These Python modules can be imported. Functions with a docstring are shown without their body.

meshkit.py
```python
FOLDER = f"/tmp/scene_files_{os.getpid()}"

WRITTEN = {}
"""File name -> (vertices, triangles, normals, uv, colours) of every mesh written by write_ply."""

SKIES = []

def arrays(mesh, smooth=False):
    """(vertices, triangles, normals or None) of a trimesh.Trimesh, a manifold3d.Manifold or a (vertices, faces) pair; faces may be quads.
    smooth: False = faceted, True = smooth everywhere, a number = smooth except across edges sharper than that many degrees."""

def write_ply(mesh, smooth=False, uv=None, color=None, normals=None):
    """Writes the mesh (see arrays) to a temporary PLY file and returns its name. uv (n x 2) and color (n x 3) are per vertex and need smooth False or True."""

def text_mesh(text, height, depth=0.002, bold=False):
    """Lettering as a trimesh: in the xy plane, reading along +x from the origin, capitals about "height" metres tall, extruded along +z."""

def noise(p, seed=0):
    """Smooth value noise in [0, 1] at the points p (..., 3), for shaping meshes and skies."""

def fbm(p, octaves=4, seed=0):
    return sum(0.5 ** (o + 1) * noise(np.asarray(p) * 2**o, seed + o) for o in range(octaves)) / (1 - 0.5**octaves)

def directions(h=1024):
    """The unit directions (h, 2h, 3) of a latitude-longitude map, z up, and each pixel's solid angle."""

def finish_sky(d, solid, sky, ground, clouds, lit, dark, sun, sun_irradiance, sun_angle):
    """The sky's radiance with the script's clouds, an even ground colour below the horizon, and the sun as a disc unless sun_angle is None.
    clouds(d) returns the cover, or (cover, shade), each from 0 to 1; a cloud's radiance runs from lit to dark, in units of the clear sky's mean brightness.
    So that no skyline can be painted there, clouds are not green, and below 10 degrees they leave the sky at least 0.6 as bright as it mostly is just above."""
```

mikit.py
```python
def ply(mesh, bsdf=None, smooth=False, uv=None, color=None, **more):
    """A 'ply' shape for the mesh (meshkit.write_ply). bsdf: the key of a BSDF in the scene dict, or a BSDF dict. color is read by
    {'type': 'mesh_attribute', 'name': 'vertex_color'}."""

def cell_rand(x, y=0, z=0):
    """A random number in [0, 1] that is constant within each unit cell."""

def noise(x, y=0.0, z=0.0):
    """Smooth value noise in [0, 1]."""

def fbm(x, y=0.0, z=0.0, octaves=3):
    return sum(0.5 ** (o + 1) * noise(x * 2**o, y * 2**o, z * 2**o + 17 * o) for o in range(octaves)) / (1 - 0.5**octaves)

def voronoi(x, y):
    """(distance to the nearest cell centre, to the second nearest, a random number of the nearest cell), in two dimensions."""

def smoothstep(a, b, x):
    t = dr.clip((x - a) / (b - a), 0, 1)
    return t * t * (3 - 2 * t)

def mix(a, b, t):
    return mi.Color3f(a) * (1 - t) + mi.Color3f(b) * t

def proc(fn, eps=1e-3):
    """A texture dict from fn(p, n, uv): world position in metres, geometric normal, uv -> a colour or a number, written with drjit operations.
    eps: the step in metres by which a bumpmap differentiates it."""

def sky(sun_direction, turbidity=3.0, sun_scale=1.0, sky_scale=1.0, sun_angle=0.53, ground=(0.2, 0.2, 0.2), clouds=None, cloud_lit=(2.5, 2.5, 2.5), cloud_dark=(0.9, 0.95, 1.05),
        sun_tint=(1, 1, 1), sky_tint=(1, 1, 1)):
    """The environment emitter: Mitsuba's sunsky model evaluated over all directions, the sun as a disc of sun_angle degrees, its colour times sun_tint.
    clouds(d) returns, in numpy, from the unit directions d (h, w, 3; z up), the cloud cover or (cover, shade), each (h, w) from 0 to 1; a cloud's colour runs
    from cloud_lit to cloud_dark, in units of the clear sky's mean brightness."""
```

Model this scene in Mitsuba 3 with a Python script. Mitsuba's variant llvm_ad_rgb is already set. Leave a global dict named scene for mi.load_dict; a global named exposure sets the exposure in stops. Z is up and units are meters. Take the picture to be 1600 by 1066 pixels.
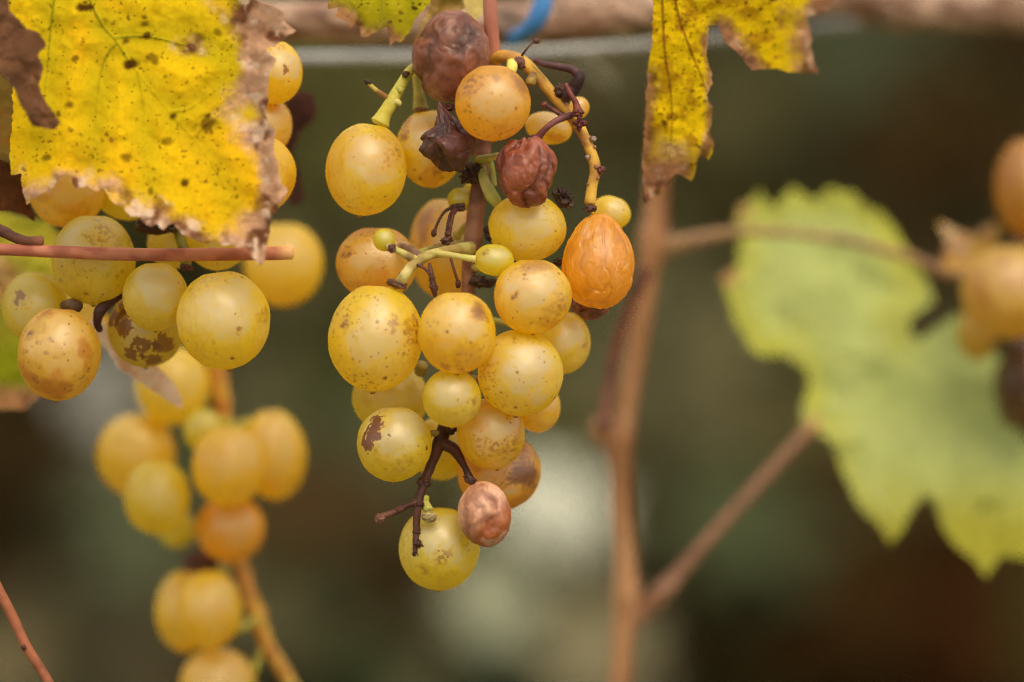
import math, random
import numpy as np, trimesh, mitsuba as mi, mikit, meshkit
import drjit as dr
from scipy.spatial import Delaunay, cKDTree
from shapely.geometry import Polygon
import shapely

T = mi.ScalarTransform4f
# ------------------------------------------------------------------ camera, sky, exposure
D, EYE = 0.9, 1.2                 # metres from the lens to the plane of the bunch; height of the lens
exposure = 2.05
scene = {
    'camera': {'type': 'thinlens', 'aperture_radius': 0.0165, 'focus_distance': D - 0.009, 'fov': 14.0, 'fov_axis': 'x',
               'near_clip': 0.01, 'far_clip': 400.0, 'to_world': T().look_at([0, -D, EYE], [0, 0, EYE], [0, 0, 1])},
    'sky_light': mikit.sky((0.22, -0.66, 0.72), turbidity=4, sun_scale=0.42, sun_angle=34, sun_tint=(1.0, 0.98, 0.93),
                           clouds=lambda d: (1.0 + 0 * d[..., 0], np.clip(1 - 1.2 * d[..., 2], 0, 1)), cloud_lit=(2.5, 2.45, 2.3), cloud_dark=(2.3, 2.25, 2.1)),
}
labels = {}
S = 2 * D * math.tan(math.radians(7)) / 1600     # metres per photo pixel in the plane of the bunch
rng = np.random.default_rng(7)


def P(x, y, d=0.0):
    """A point seen at photo pixel (x, y), d millimetres behind the plane of the bunch."""
    k = (D + np.asarray(d) / 1000) / D * S
    return np.stack([(np.asarray(x) - 800) * k, np.asarray(d) / 1000 + 0 * k, EYE - (np.asarray(y) - 533) * k], -1)


def lin(c):
    c = np.asarray(c, float) / 255
    return np.where(c < 0.04045, c / 12.92, ((c + 0.055) / 1.055) ** 2.4)


def num(key):
    k, i = key, 0
    while k in scene or k in labels or any(s.startswith(k + '__') for s in scene):
        i += 1
        k = f'{key}_{i:03d}'
    return k


def tag(key, label=None, cat=None, group=None, kind=None):
    labels[key] = {a: b for a, b in (('label', label), ('category', cat), ('group', group), ('kind', kind)) if b}
    return key


def put(key, VFC, bsdf, smooth=True, uv=None):
    V, F, C = VFC
    scene[key] = mikit.ply((V, F), bsdf, smooth=smooth, color=C, uv=uv)
    return key


def join(parts):
    V, F, C, n = [], [], [], 0
    for v, f, c in parts:
        V.append(v); F.append(np.asarray(f) + n); C.append(c); n += len(v)
    return np.vstack(V), np.vstack(F), np.vstack(C)


def sm(a, b, x):
    t = np.clip((x - a) / (b - a), 0, 1)
    return t * t * (3 - 2 * t)


def fb(p, o=4, seed=0):
    return meshkit.fbm(np.asarray(p) + 50.0, o, seed)


def ridge(p, o=3, seed=0):
    return 1 - np.abs(2 * fb(p, o, seed) - 1)


def blend(c, to, w):
    return c * (1 - w[:, None]) + np.asarray(to) * w[:, None]


# ------------------------------------------------------------------ materials
vc = {'type': 'mesh_attribute', 'name': 'vertex_color'}


def flesh(p, n, uv):        # what light becomes in the pulp: uv.x runs from green to amber, uv.y is how clear the skin is
    g, y, o = (mi.Color3f(lin(c).tolist()) for c in ((244, 230, 40), (255, 230, 8), (255, 206, 0)))
    t = uv.x * 2
    c = mikit.mix(mikit.mix(g, y, dr.clip(t, 0, 1)), o, dr.clip(t - 1, 0, 1))
    return mikit.mix(mi.Color3f(0.26, 0.085, 0.015), mikit.mix(c, mi.Color3f(0.80, 0.74, 0.56), dr.clip(uv.y - 1, 0, 1)), dr.clip(uv.y, 0, 1))      # above 1: paler under the bloom patch and its painted highlight


scene['wax'] = {'type': 'twosided', 'b': {'type': 'principled', 'base_color': {'type': 'rgb', 'value': [0.95, 0.93, 0.88]}, 'metallic': 1.0, 'roughness': 0.46}}
scene['grape_skin'] = {'type': 'blendbsdf', 'weight': 0.085,
    'flesh': {'type': 'blendbsdf', 'weight': 0.26,
              'pulp': {'type': 'principledthin', 'base_color': mikit.proc(flesh), 'roughness': 0.35, 'diff_trans': 1.6, 'eta': 1.4, 'sheen': 0.2, 'sheen_tint': 0.5},
              'skin': {'type': 'twosided', 'b': {'type': 'principled', 'base_color': vc, 'roughness': 0.42, 'specular': 0.6, 'clearcoat': 0.12, 'clearcoat_gloss': 0.5, 'sheen': 0.2, 'sheen_tint': 0.5}}},
    'bloom': {'type': 'ref', 'id': 'wax'}}
scene['dry_skin'] = {'type': 'twosided', 'b': {'type': 'principled', 'base_color': vc, 'roughness': 0.46, 'specular': 0.55, 'clearcoat': 0.3, 'clearcoat_gloss': 0.65}}
scene['stem_bark'] = {'type': 'twosided', 'b': {'type': 'principled', 'base_color': vc, 'roughness': 0.55, 'specular': 0.35}}
scene['leaf_blade'] = {'type': 'principledthin', 'base_color': vc, 'roughness': 0.5, 'diff_trans': 0.75, 'eta': 1.35}
scene['plain'] = {'type': 'twosided', 'b': {'type': 'principled', 'base_color': vc, 'roughness': 0.6, 'specular': 0.3}}


def soil(p, n, uv):
    f = mikit.fbm(p.x * 3, p.y * 3, p.z * 3, 4)
    return mikit.mix(mi.Color3f(0.23, 0.19, 0.105), mi.Color3f(0.15, 0.14, 0.06), mikit.smoothstep(0.35, 0.65, f))


scene['soil'] = {'type': 'twosided', 'b': {'type': 'diffuse', 'reflectance': mikit.proc(soil)}}


def scrub(p, n, uv):
    f = mikit.fbm(p.x * 2, p.y * 2, p.z * 2, 4)
    return mikit.mix(mi.Color3f(0.045, 0.046, 0.022), mi.Color3f(0.080, 0.070, 0.036), mikit.smoothstep(0.35, 0.65, f))


scene['scrub'] = {'type': 'twosided', 'b': {'type': 'diffuse', 'reflectance': mikit.proc(scrub)}}


# ------------------------------------------------------------------ the setting
def sheet(xs, ys, h, bsdf):
    X, Y = np.meshgrid(xs, ys, indexing='ij')
    V = np.stack([X, Y, h(X, Y)], -1).reshape(-1, 3)
    a = np.arange(len(xs) * len(ys)).reshape(len(xs), len(ys))
    F = np.stack([a[:-1, :-1], a[1:, :-1], a[1:, 1:], a[:-1, 1:]], -1).reshape(-1, 4)
    return mikit.ply((V, F), bsdf, smooth=True)


scene['ground'] = sheet(np.linspace(-150, 150, 200), np.concatenate([np.linspace(-150, -6, 30), np.linspace(-5, 8, 90)]),
                        lambda X, Y: 0.05 * meshkit.noise(np.stack([X, Y, X * 0], -1) * 1.7) - 0.03, 'soil')
tag('ground', kind='structure')
scene['hillside'] = sheet(np.linspace(-150, 150, 240), np.linspace(7.5, 60, 90),
                          lambda X, Y: np.clip(Y - 7.8, -0.3, 99) * 0.55 + 0.5 * meshkit.noise(np.stack([X, Y, X * 0], -1) * 0.9), 'scrub')
tag('hillside', kind='structure')

# lobed leaf template for the row behind
ang = np.linspace(-math.pi, math.pi, 22, endpoint=False)
rad = 0.5 * (0.72 + 0.22 * np.cos(5 * ang) + 0.06 * np.cos(10 * ang + 0.5)) * np.where(np.abs(ang) > 2.8, 0.45, 1)
tv = np.vstack([[0, 0, 0], np.stack([rad * np.sin(ang) * 0.55, rad * np.cos(ang) * 0.55, 0 * ang], 1), np.stack([rad * np.sin(ang), rad * np.cos(ang), 0 * ang], 1)])
n_ = len(ang); i_ = np.arange(n_); j_ = (i_ + 1) % n_
tf = np.vstack([np.stack([0 * i_, 1 + i_, 1 + j_], 1), np.stack([1 + i_, 1 + n_ + i_, 1 + n_ + j_], 1), np.stack([1 + i_, 1 + n_ + j_, 1 + j_], 1)])
tv[:, 2] = -0.25 * (tv[:, 0] ** 2 + tv[:, 1] ** 2) + 0.18 * np.abs(tv[:, 0]) + 0.03 * np.sin(9 * tv[:, 0] + 5 * tv[:, 1])


def row_leaf(c, size, face, spin, col, var=0.25):
    f = np.asarray(face, float); f /= np.linalg.norm(f)
    u = np.cross([0.1, 0.2, 1], f); u /= np.linalg.norm(u); w = np.cross(f, u)
    R = np.stack([math.cos(spin) * u + math.sin(spin) * w, -math.sin(spin) * u + math.cos(spin) * w, f], 1)
    v = tv * size * [1, 1, rng.uniform(0.2, 0.7)]
    cc = np.clip(np.tile(np.asarray(col, float), (len(v), 1)) * rng.uniform(1 - 0.5 * var, 1 + 0.5 * var), 0, 1)
    return v @ R.T + c, tf[:, ::-1], cc


PAL = [lin(c) for c in ((90, 98, 52), (106, 104, 64), (76, 72, 38), (98, 78, 50), (86, 102, 70), (108, 102, 64), (62, 56, 32))]
parts = []
for k in range(5200):
    x, z = rng.uniform(-1.5, 1.5), rng.uniform(0.25, 2.0)
    y = 1.75 + 0.30 * rng.normal()
    q = meshkit.noise(np.array([x * 5, z * 5, 3.0])); q2 = meshkit.noise(np.array([x * 7, z * 4, 9.0]))
    dens = meshkit.noise(np.array([x * 4.3, z * 4.3, 21.0]))
    if rng.random() > 0.35 + 0.9 * dens:
        continue
    pal = PAL[int(np.clip(q * 6.5 + 0.5 * rng.normal(), 0, 6))]
    parts.append(row_leaf((x, y, z), rng.uniform(0.06, 0.13), (rng.normal() * 0.12, -1.0, 0.6 + 0.12 * rng.normal()), rng.uniform(0, 6.3), pal * (0.38 + 0.52 * q2)))
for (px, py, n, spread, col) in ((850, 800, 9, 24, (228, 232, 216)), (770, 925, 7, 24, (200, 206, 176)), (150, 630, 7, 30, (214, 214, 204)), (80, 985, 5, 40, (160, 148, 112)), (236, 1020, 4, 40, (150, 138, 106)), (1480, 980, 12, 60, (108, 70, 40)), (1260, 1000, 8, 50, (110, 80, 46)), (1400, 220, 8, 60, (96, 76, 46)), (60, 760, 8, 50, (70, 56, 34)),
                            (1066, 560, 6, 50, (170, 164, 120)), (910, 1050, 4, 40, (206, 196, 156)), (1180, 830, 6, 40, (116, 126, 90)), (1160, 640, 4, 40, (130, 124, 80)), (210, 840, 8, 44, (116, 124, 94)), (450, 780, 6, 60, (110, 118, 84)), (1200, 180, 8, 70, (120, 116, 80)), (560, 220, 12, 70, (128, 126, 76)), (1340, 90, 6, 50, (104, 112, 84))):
    for _ in range(n):      # pale undersides and leaves with sunlight put into their colour, standing out of the row
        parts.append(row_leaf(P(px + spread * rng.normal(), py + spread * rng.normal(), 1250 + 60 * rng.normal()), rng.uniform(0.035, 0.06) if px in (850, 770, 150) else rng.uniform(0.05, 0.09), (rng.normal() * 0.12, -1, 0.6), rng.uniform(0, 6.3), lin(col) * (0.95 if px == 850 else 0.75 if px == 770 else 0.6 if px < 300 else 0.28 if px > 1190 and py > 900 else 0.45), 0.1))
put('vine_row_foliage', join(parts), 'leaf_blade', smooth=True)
tag('vine_row_foliage', 'dark olive and brown foliage of the next vine row, far out of focus', 'foliage', kind='stuff')


# ------------------------------------------------------------------ tubes: canes, stems, wire
def spline(pts, per=8):
    p = np.asarray(pts, float)
    p = np.vstack([2 * p[0] - p[1], p, 2 * p[-1] - p[-2]])
    out = []
    for i in range(1, len(p) - 2):
        t = np.linspace(0, 1, per, endpoint=False)[:, None]
        a, b, c, d = p[i - 1], p[i], p[i + 1], p[i + 2]
        out.append(0.5 * (2 * b + (c - a) * t + (2 * a - 5 * b + 4 * c - d) * t ** 2 + (3 * b - a - 3 * c + d) * t ** 3))
    return np.vstack(out + [p[-2:-1]])


def tube(pts, cols, bump=0.08, per=8, sides=14, seed=0, warts=0, wart_col=None, tip=None, stretch=1.0, freq=0.5):
    """pts: (px, py, mm behind, radius in px); cols: colours mixed by noise; tip: colour of the last end."""
    q = spline(pts, per)
    c = P(q[:, 0], q[:, 1], q[:, 2]); r = np.maximum(q[:, 3], 0.5) * S * (D + q[:, 2] / 1000) / D
    t = np.gradient(c, axis=0); t /= np.linalg.norm(t, axis=1, keepdims=True)
    u = np.cross(t[0], [0.31, 0.9, 0.2]); u /= np.linalg.norm(u)
    V, ang = [], np.arange(sides) * 2 * math.pi / sides
    c = np.vstack([c[0] - t[0] * r[0] * 0.25, c, c[-1] + t[-1] * r[-1] * 0.25])
    t = np.vstack([t[0], t, t[-1]]); r = np.concatenate([[r[0] * 0.7], r, [r[-1] * 0.7]])
    for k in range(len(c)):
        u = u - t[k] * (u @ t[k]); u /= np.linalg.norm(u); w = np.cross(t[k], u)
        V.append(c[k] + r[k] * (np.cos(ang)[:, None] * u + np.sin(ang)[:, None] * w))
    V = np.array(V); R = V - c[:, None]
    nn = fb(np.concatenate([V.reshape(-1, 3) / S * 0.06 * freq, ], 1) + seed, 4, seed)
    V = c[:, None] + R * (1 + bump * (nn.reshape(len(c), sides, 1) - 0.5) * 4)
    m = len(c)
    a = np.arange(m * sides).reshape(m, sides); b = np.roll(a, -1, 1)
    F = np.stack([a[:-1], b[:-1], b[1:], a[1:]], -1).reshape(-1, 4)
    F = np.vstack([F[:, [0, 1, 2]], F[:, [0, 2, 3]]])
    V = V.reshape(-1, 3)
    caps = [c[0] - t[0] * r[0] * 0.2, c[-1] + t[-1] * r[-1] * 0.2]
    F = np.vstack([F, np.stack([0 * a[0] + len(V), b[0], a[0]], 1), np.stack([0 * a[0] + len(V) + 1, a[-1], b[-1]], 1)])
    V = np.vstack([V, caps])
    streak = fb(np.stack([V[:, 0] * 900, V[:, 1] * 900, V[:, 2] * 900 * stretch], 1) * freq, 4, seed + 5)
    cols = [lin(x) for x in cols]
    C = np.tile(cols[0], (len(V), 1))
    for k, cc in enumerate(cols[1:]):
        C = blend(C, cc, sm(0.42, 0.62, fb(np.stack([V[:, 0], V[:, 1], V[:, 2] * stretch], 1) * 500 * freq, 4, seed + 9 + 3 * k)))
    C *= (0.75 + 0.5 * streak)[:, None]
    if tip is not None:
        e = np.linalg.norm(V - c[-1], axis=1)
        C = blend(C, lin(tip), sm(3.2 * r[-2], 0.8 * r[-2], e))
    out = [(V, F, C)]
    rw = np.random.default_rng(seed + 77)
    for _ in range(warts):
        k = rw.integers(1, m - 1); d = rw.normal(size=3); d -= t[k] * (d @ t[k]); d /= np.linalg.norm(d)
        w = trimesh.creation.icosphere(2); s = r[k] * rw.uniform(0.22, 0.42)
        v = w.vertices * s * (0.8 + 0.5 * fb(w.vertices * 1.5 + k)[:, None]) + c[k] + d * r[k] * 1.0
        out.append((v, w.faces, np.tile(lin(wart_col or (120, 80, 55)), (len(v), 1)) * (0.7 + 0.6 * fb(v * 3000)[:, None])))
    return join(out)


def blob(px, py, d, rx, ry, rot, cols, seed=0, rough=0.35, level=3, freq=1.6):
    """A small lump: a dried bud, a knot, the swelling where a stalk meets a grape."""
    m = trimesh.creation.icosphere(level); v = m.vertices.copy()
    v = v * (1 + rough * ((fb(v * freq + seed, 4, seed) - 0.5) * 2 - 0.5 * ridge(v * freq * 1.3 + seed, 3, seed + 2)))[:, None]
    n = fb(v * 3 + seed, 3, seed + 4)
    C = blend(np.tile(lin(cols[0]), (len(v), 1)), lin(cols[-1]), sm(0.4, 0.62, n)) * (0.7 + 0.6 * fb(v * 6, 3, seed))[:, None]
    return place(v, px, py, d, rx, ry, rot), m.faces, C


def place(v, px, py, d, rx, ry, rot):
    k = S * (D + d / 1000) / D
    a = math.radians(rot)
    w = v * [rx * k, 0.5 * (rx + ry) * k, ry * k]
    w = np.stack([w[:, 0] * math.cos(a) + w[:, 2] * math.sin(a), w[:, 1], -w[:, 0] * math.sin(a) + w[:, 2] * math.cos(a)], 1)
    return w + P(px, py, d)


# ------------------------------------------------------------------ grapes
SKIN = {  # skin colour, colour of the waxy bloom and painted highlight, flesh 0 green .. 1 amber
    'amber': ((240, 184, 8), (246, 224, 168), 0.95), 'gold': ((240, 208, 24), (248, 236, 190), 0.62), 'pale': ((242, 216, 48), (250, 242, 208), 0.45),
    'green': ((222, 204, 40), (244, 240, 190), 0.27), 'olive': ((190, 178, 66), (218, 212, 156), 0.28), 'tan': ((222, 184, 78), (242, 222, 180), 0.7),
    'brown': ((150, 92, 20), (180, 130, 70), 1.0), 'lime': ((210, 212, 56), (226, 228, 130), 0.05)}


def grape(key, px, py, rx, ry, rot=0, d=0.0, kind='gold', seed=0, specks=30, bruise=0.3, marks=(), level=None, bloom=1.0, lumps=0.028, dim=1.0):
    """marks: (u, v, size, colour, raggedness, strength) with u right, v up over the visible disc."""
    level = level or (6 if rx >= 57 else 5)
    m = trimesh.creation.icosphere(level); v = np.array(m.vertices); s = seed * 7.31; pit = np.zeros(len(v))
    r_ = np.random.default_rng(seed + 1000)
    skin, wax, ripe = SKIN[kind]
    skin, wax = lin(skin), lin(wax)
    C = np.tile(skin, (len(v), 1)); clear = np.ones(len(v))
    tone = fb(v * 1.3 + s, 3, seed)
    C *= (0.80 + 0.4 * tone)[:, None]
    w = sm(0.40, 0.62, fb(v * 1.1 + s + 9, 5, seed + 1)) * 0.40 * bloom           # bloom lies in rubbed patches
    C = blend(C, wax, w)
    bd = np.array([0.10 + 0.28 * (r_.random() - 0.3), -1.0, 0.20 + 0.25 * (r_.random() - 0.4)])      # bloom patch on the upper, lens-facing side, with the highlight painted into it
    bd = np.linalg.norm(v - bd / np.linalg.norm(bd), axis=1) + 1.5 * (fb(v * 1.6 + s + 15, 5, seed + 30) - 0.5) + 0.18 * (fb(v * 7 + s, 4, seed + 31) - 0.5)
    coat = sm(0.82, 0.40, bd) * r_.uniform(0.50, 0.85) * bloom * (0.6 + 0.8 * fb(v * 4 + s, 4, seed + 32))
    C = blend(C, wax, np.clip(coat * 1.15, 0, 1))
    vein = sm(0.86, 0.97, ridge(v * [5, 5, 2.2] + s, 3, seed + 2)) * 0.22           # fibres under the skin
    C = blend(C, skin * 0.7, vein); clear *= 1 - 0.5 * vein
    amb = sm(0.52, 0.68, fb(v * 1.15 + s + 31, 4, seed + 3)) * bruise              # sun-browned areas
    C = blend(C, lin((178, 100, 22)), amb); clear *= 1 - 0.35 * amb
    grit = sm(0.60, 0.74, fb(v * 9 + s, 3, seed + 4)) * sm(0.45, 0.65, fb(v * 1.6 + s + 70, 2, seed + 5)) * 0.65 * min(1, specks / 25)
    C = blend(C, lin((110, 54, 18)), grit); clear *= 1 - 0.6 * grit
    tree = cKDTree(v)
    for k in range(int(specks * 1.6)):
        c = r_.normal(size=3); c /= np.linalg.norm(c)
        if k % 3 and fb(c[None] * 1.6 + s + 70, 2, seed + 5)[0] < 0.5:
            continue
        a = r_.uniform(0.016, 0.036) * (2.1 if r_.random() < 0.10 else 1) * 62 / max(rx, 40)
        ids = np.array(tree.query_ball_point(c, a * 1.5), int)
        if len(ids) == 0:
            continue
        dd = np.linalg.norm(v[ids] - c, axis=1) * (0.7 + 0.6 * fb(v[ids] * 20 + k, 2))
        wk = sm(a * 1.15, a * 0.5, dd) * r_.uniform(0.7, 1.0)
        C[ids] = blend(C[ids], lin((60, 28, 12)), wk); clear[ids] *= 1 - 0.9 * wk; pit[ids] = np.maximum(pit[ids], 0.4 * wk)
    for (u, vv, size, col, rag, st) in marks:      # rag < 0: one even bruise instead of russet speckles
        even, rag = rag < 0, abs(rag)
        c = np.array([u, -math.sqrt(max(0.02, 1 - u * u - vv * vv)), vv]); c /= np.linalg.norm(c)
        dist = np.linalg.norm(v - c, axis=1)
        if rag >= 1:
            dist = dist + 0.9 * size * (fb(v * [11, 11, 3.2] + s, 3, seed + 13) - 0.5) * 2
        q = dist + rag * size * ((fb(v * (1.0 / size) + s, 5, seed + 6) - 0.5) * 2.6 + (fb(v * 14 + s, 3, seed + 7) - 0.5) * 0.9)
        wk = (sm(size, size * 0.8, q) if rag >= 1 else sm(size * 1.25, size * 0.15, q) * (1 if even else 0.30 + 0.70 * sm(0.46, 0.60, fb(v * 12 + s, 3, seed + 12)))) * st
        C = blend(C, lin(col), wk); clear *= 1 - 0.92 * wk; coat = coat * (1 - wk); pit = np.maximum(pit, wk * (1.0 if rag >= 1 else 0.5))
    tipw = sm(0.10, 0.05, np.linalg.norm(v - [0, 0, -1], axis=1))
    C = blend(C, lin((70, 40, 22)), tipw); clear *= 1 - 0.8 * tipw
    r = 1 + lumps * 2 * (fb(v * 1.4 + s, 3, seed + 8) - 0.5) + 0.004 * (fb(v * 5 + s, 3, seed + 9) - 0.5) + 0.05 * sm(0.08, 0.03, np.linalg.norm(v - [0, 0, -1], axis=1))
    dimple = -0.05 * sm(0.35, 0.05, np.linalg.norm(v - [0, 0, 1], axis=1))
    v2 = v * (r + dimple - 0.012 * pit)[:, None]
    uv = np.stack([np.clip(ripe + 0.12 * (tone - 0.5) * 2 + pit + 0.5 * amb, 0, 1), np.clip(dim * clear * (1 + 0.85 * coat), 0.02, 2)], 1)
    put(key, (place(v2, px, py, d, rx, ry, rot), m.faces, np.clip(C, 0, 1)), 'grape_skin', uv=uv)
    return key


def raisin(key, px, py, rx, ry, rot, d, cols, seed=0, fold=0.12, freq=(2, 2, 1), fine=0.02, shape=None, level=6, bsdf='dry_skin', dents=(), low=None):
    """A shrivelled grape: folds run along its length; the creases and dents are coloured darker."""
    m = trimesh.creation.icosphere(level); v = np.array(m.vertices); s = seed * 5.17
    warp = np.stack([fb(v * 1.5 + s + 3 * k, 3, seed + k) for k in range(3)], 1) - 0.5
    q = (v + 0.8 * warp) * np.array(freq)
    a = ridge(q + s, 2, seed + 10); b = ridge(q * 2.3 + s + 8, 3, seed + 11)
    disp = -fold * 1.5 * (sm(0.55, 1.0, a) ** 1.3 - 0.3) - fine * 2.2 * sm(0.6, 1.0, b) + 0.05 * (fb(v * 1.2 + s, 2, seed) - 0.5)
    dk = np.zeros(len(v))
    for (u, vv, size, depth) in dents:
        c = np.array([u, -math.sqrt(max(0.02, 1 - u * u - vv * vv)), vv])
        w = sm(size, 0.1 * size, np.linalg.norm((v - c) * [1, 1, 0.75] + 0.25 * warp, axis=1))
        disp = disp - depth * w; dk = np.maximum(dk, w)
    v2 = v * (1 + disp)[:, None]
    if shape is not None:
        v2 = shape(v2)
    cs = [lin(c) for c in cols]
    C = np.tile(cs[0], (len(v), 1))
    C = blend(C, cs[1], sm(0.40, 0.62, fb(v * 1.6 + s + 4, 4, seed + 20)))
    if low is not None:
        C = blend(C, lin(low), sm(0.35, -0.55, v[:, 2] - 0.35 * v[:, 0] + 0.9 * (fb(v * 1.4 + s, 4, seed + 25) - 0.5)))
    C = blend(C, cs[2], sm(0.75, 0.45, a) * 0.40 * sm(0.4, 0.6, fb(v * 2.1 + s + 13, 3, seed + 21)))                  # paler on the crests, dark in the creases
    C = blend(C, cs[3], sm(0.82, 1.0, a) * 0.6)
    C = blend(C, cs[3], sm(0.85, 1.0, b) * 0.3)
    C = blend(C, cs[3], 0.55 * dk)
    C *= (0.75 + 0.5 * fb(v * 7 + s, 3, seed + 22))[:, None]
    put(key, (place(v2, px, py, d, rx, ry, rot), m.faces, np.clip(C, 0, 1)), bsdf, uv=np.stack([np.full(len(v), 0.9), np.clip(0.97 - 0.5 * dk + 0.9 * sm(0.75, 0.4, a) * sm(0.35, 0.65, fb(v * 1.7 + s + 13, 3, seed + 21)) * sm(-0.7, 0.4, v[:, 2]) - 0.22 * sm(0.8, 1, a), 0, 2)], 1) if bsdf == 'grape_skin' else None)
    return key


def settle(rows, rounds=200):
    """Move touching grapes apart in depth, keeping which of two is in front."""
    x = np.array([[r[0], r[1]] for r in rows], float); rad_ = np.array([0.5 * (r[2] + r[3]) for r in rows]); d = np.array([r[5] for r in rows], float) / (S * 1000)
    d0 = d.copy()
    for _ in range(rounds):
        for i in range(len(rows)):
            for j in range(i):
                h2 = ((x[i] - x[j]) ** 2).sum(); need = (0.965 * (rad_[i] + rad_[j])) ** 2 - h2
                if need > 0:
                    gap = math.sqrt(need); now = abs(d[i] - d[j])
                    if now < gap:
                        sg = 1 if (d0[i] > d0[j]) else -1
                        if sg * (d[i] - d[j]) < 0: sg = sg
                        push = 0.25 * (gap - sg * (d[i] - d[j]))
                        d[i] += sg * push; d[j] -= sg * push
    return d * S * 1000


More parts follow.
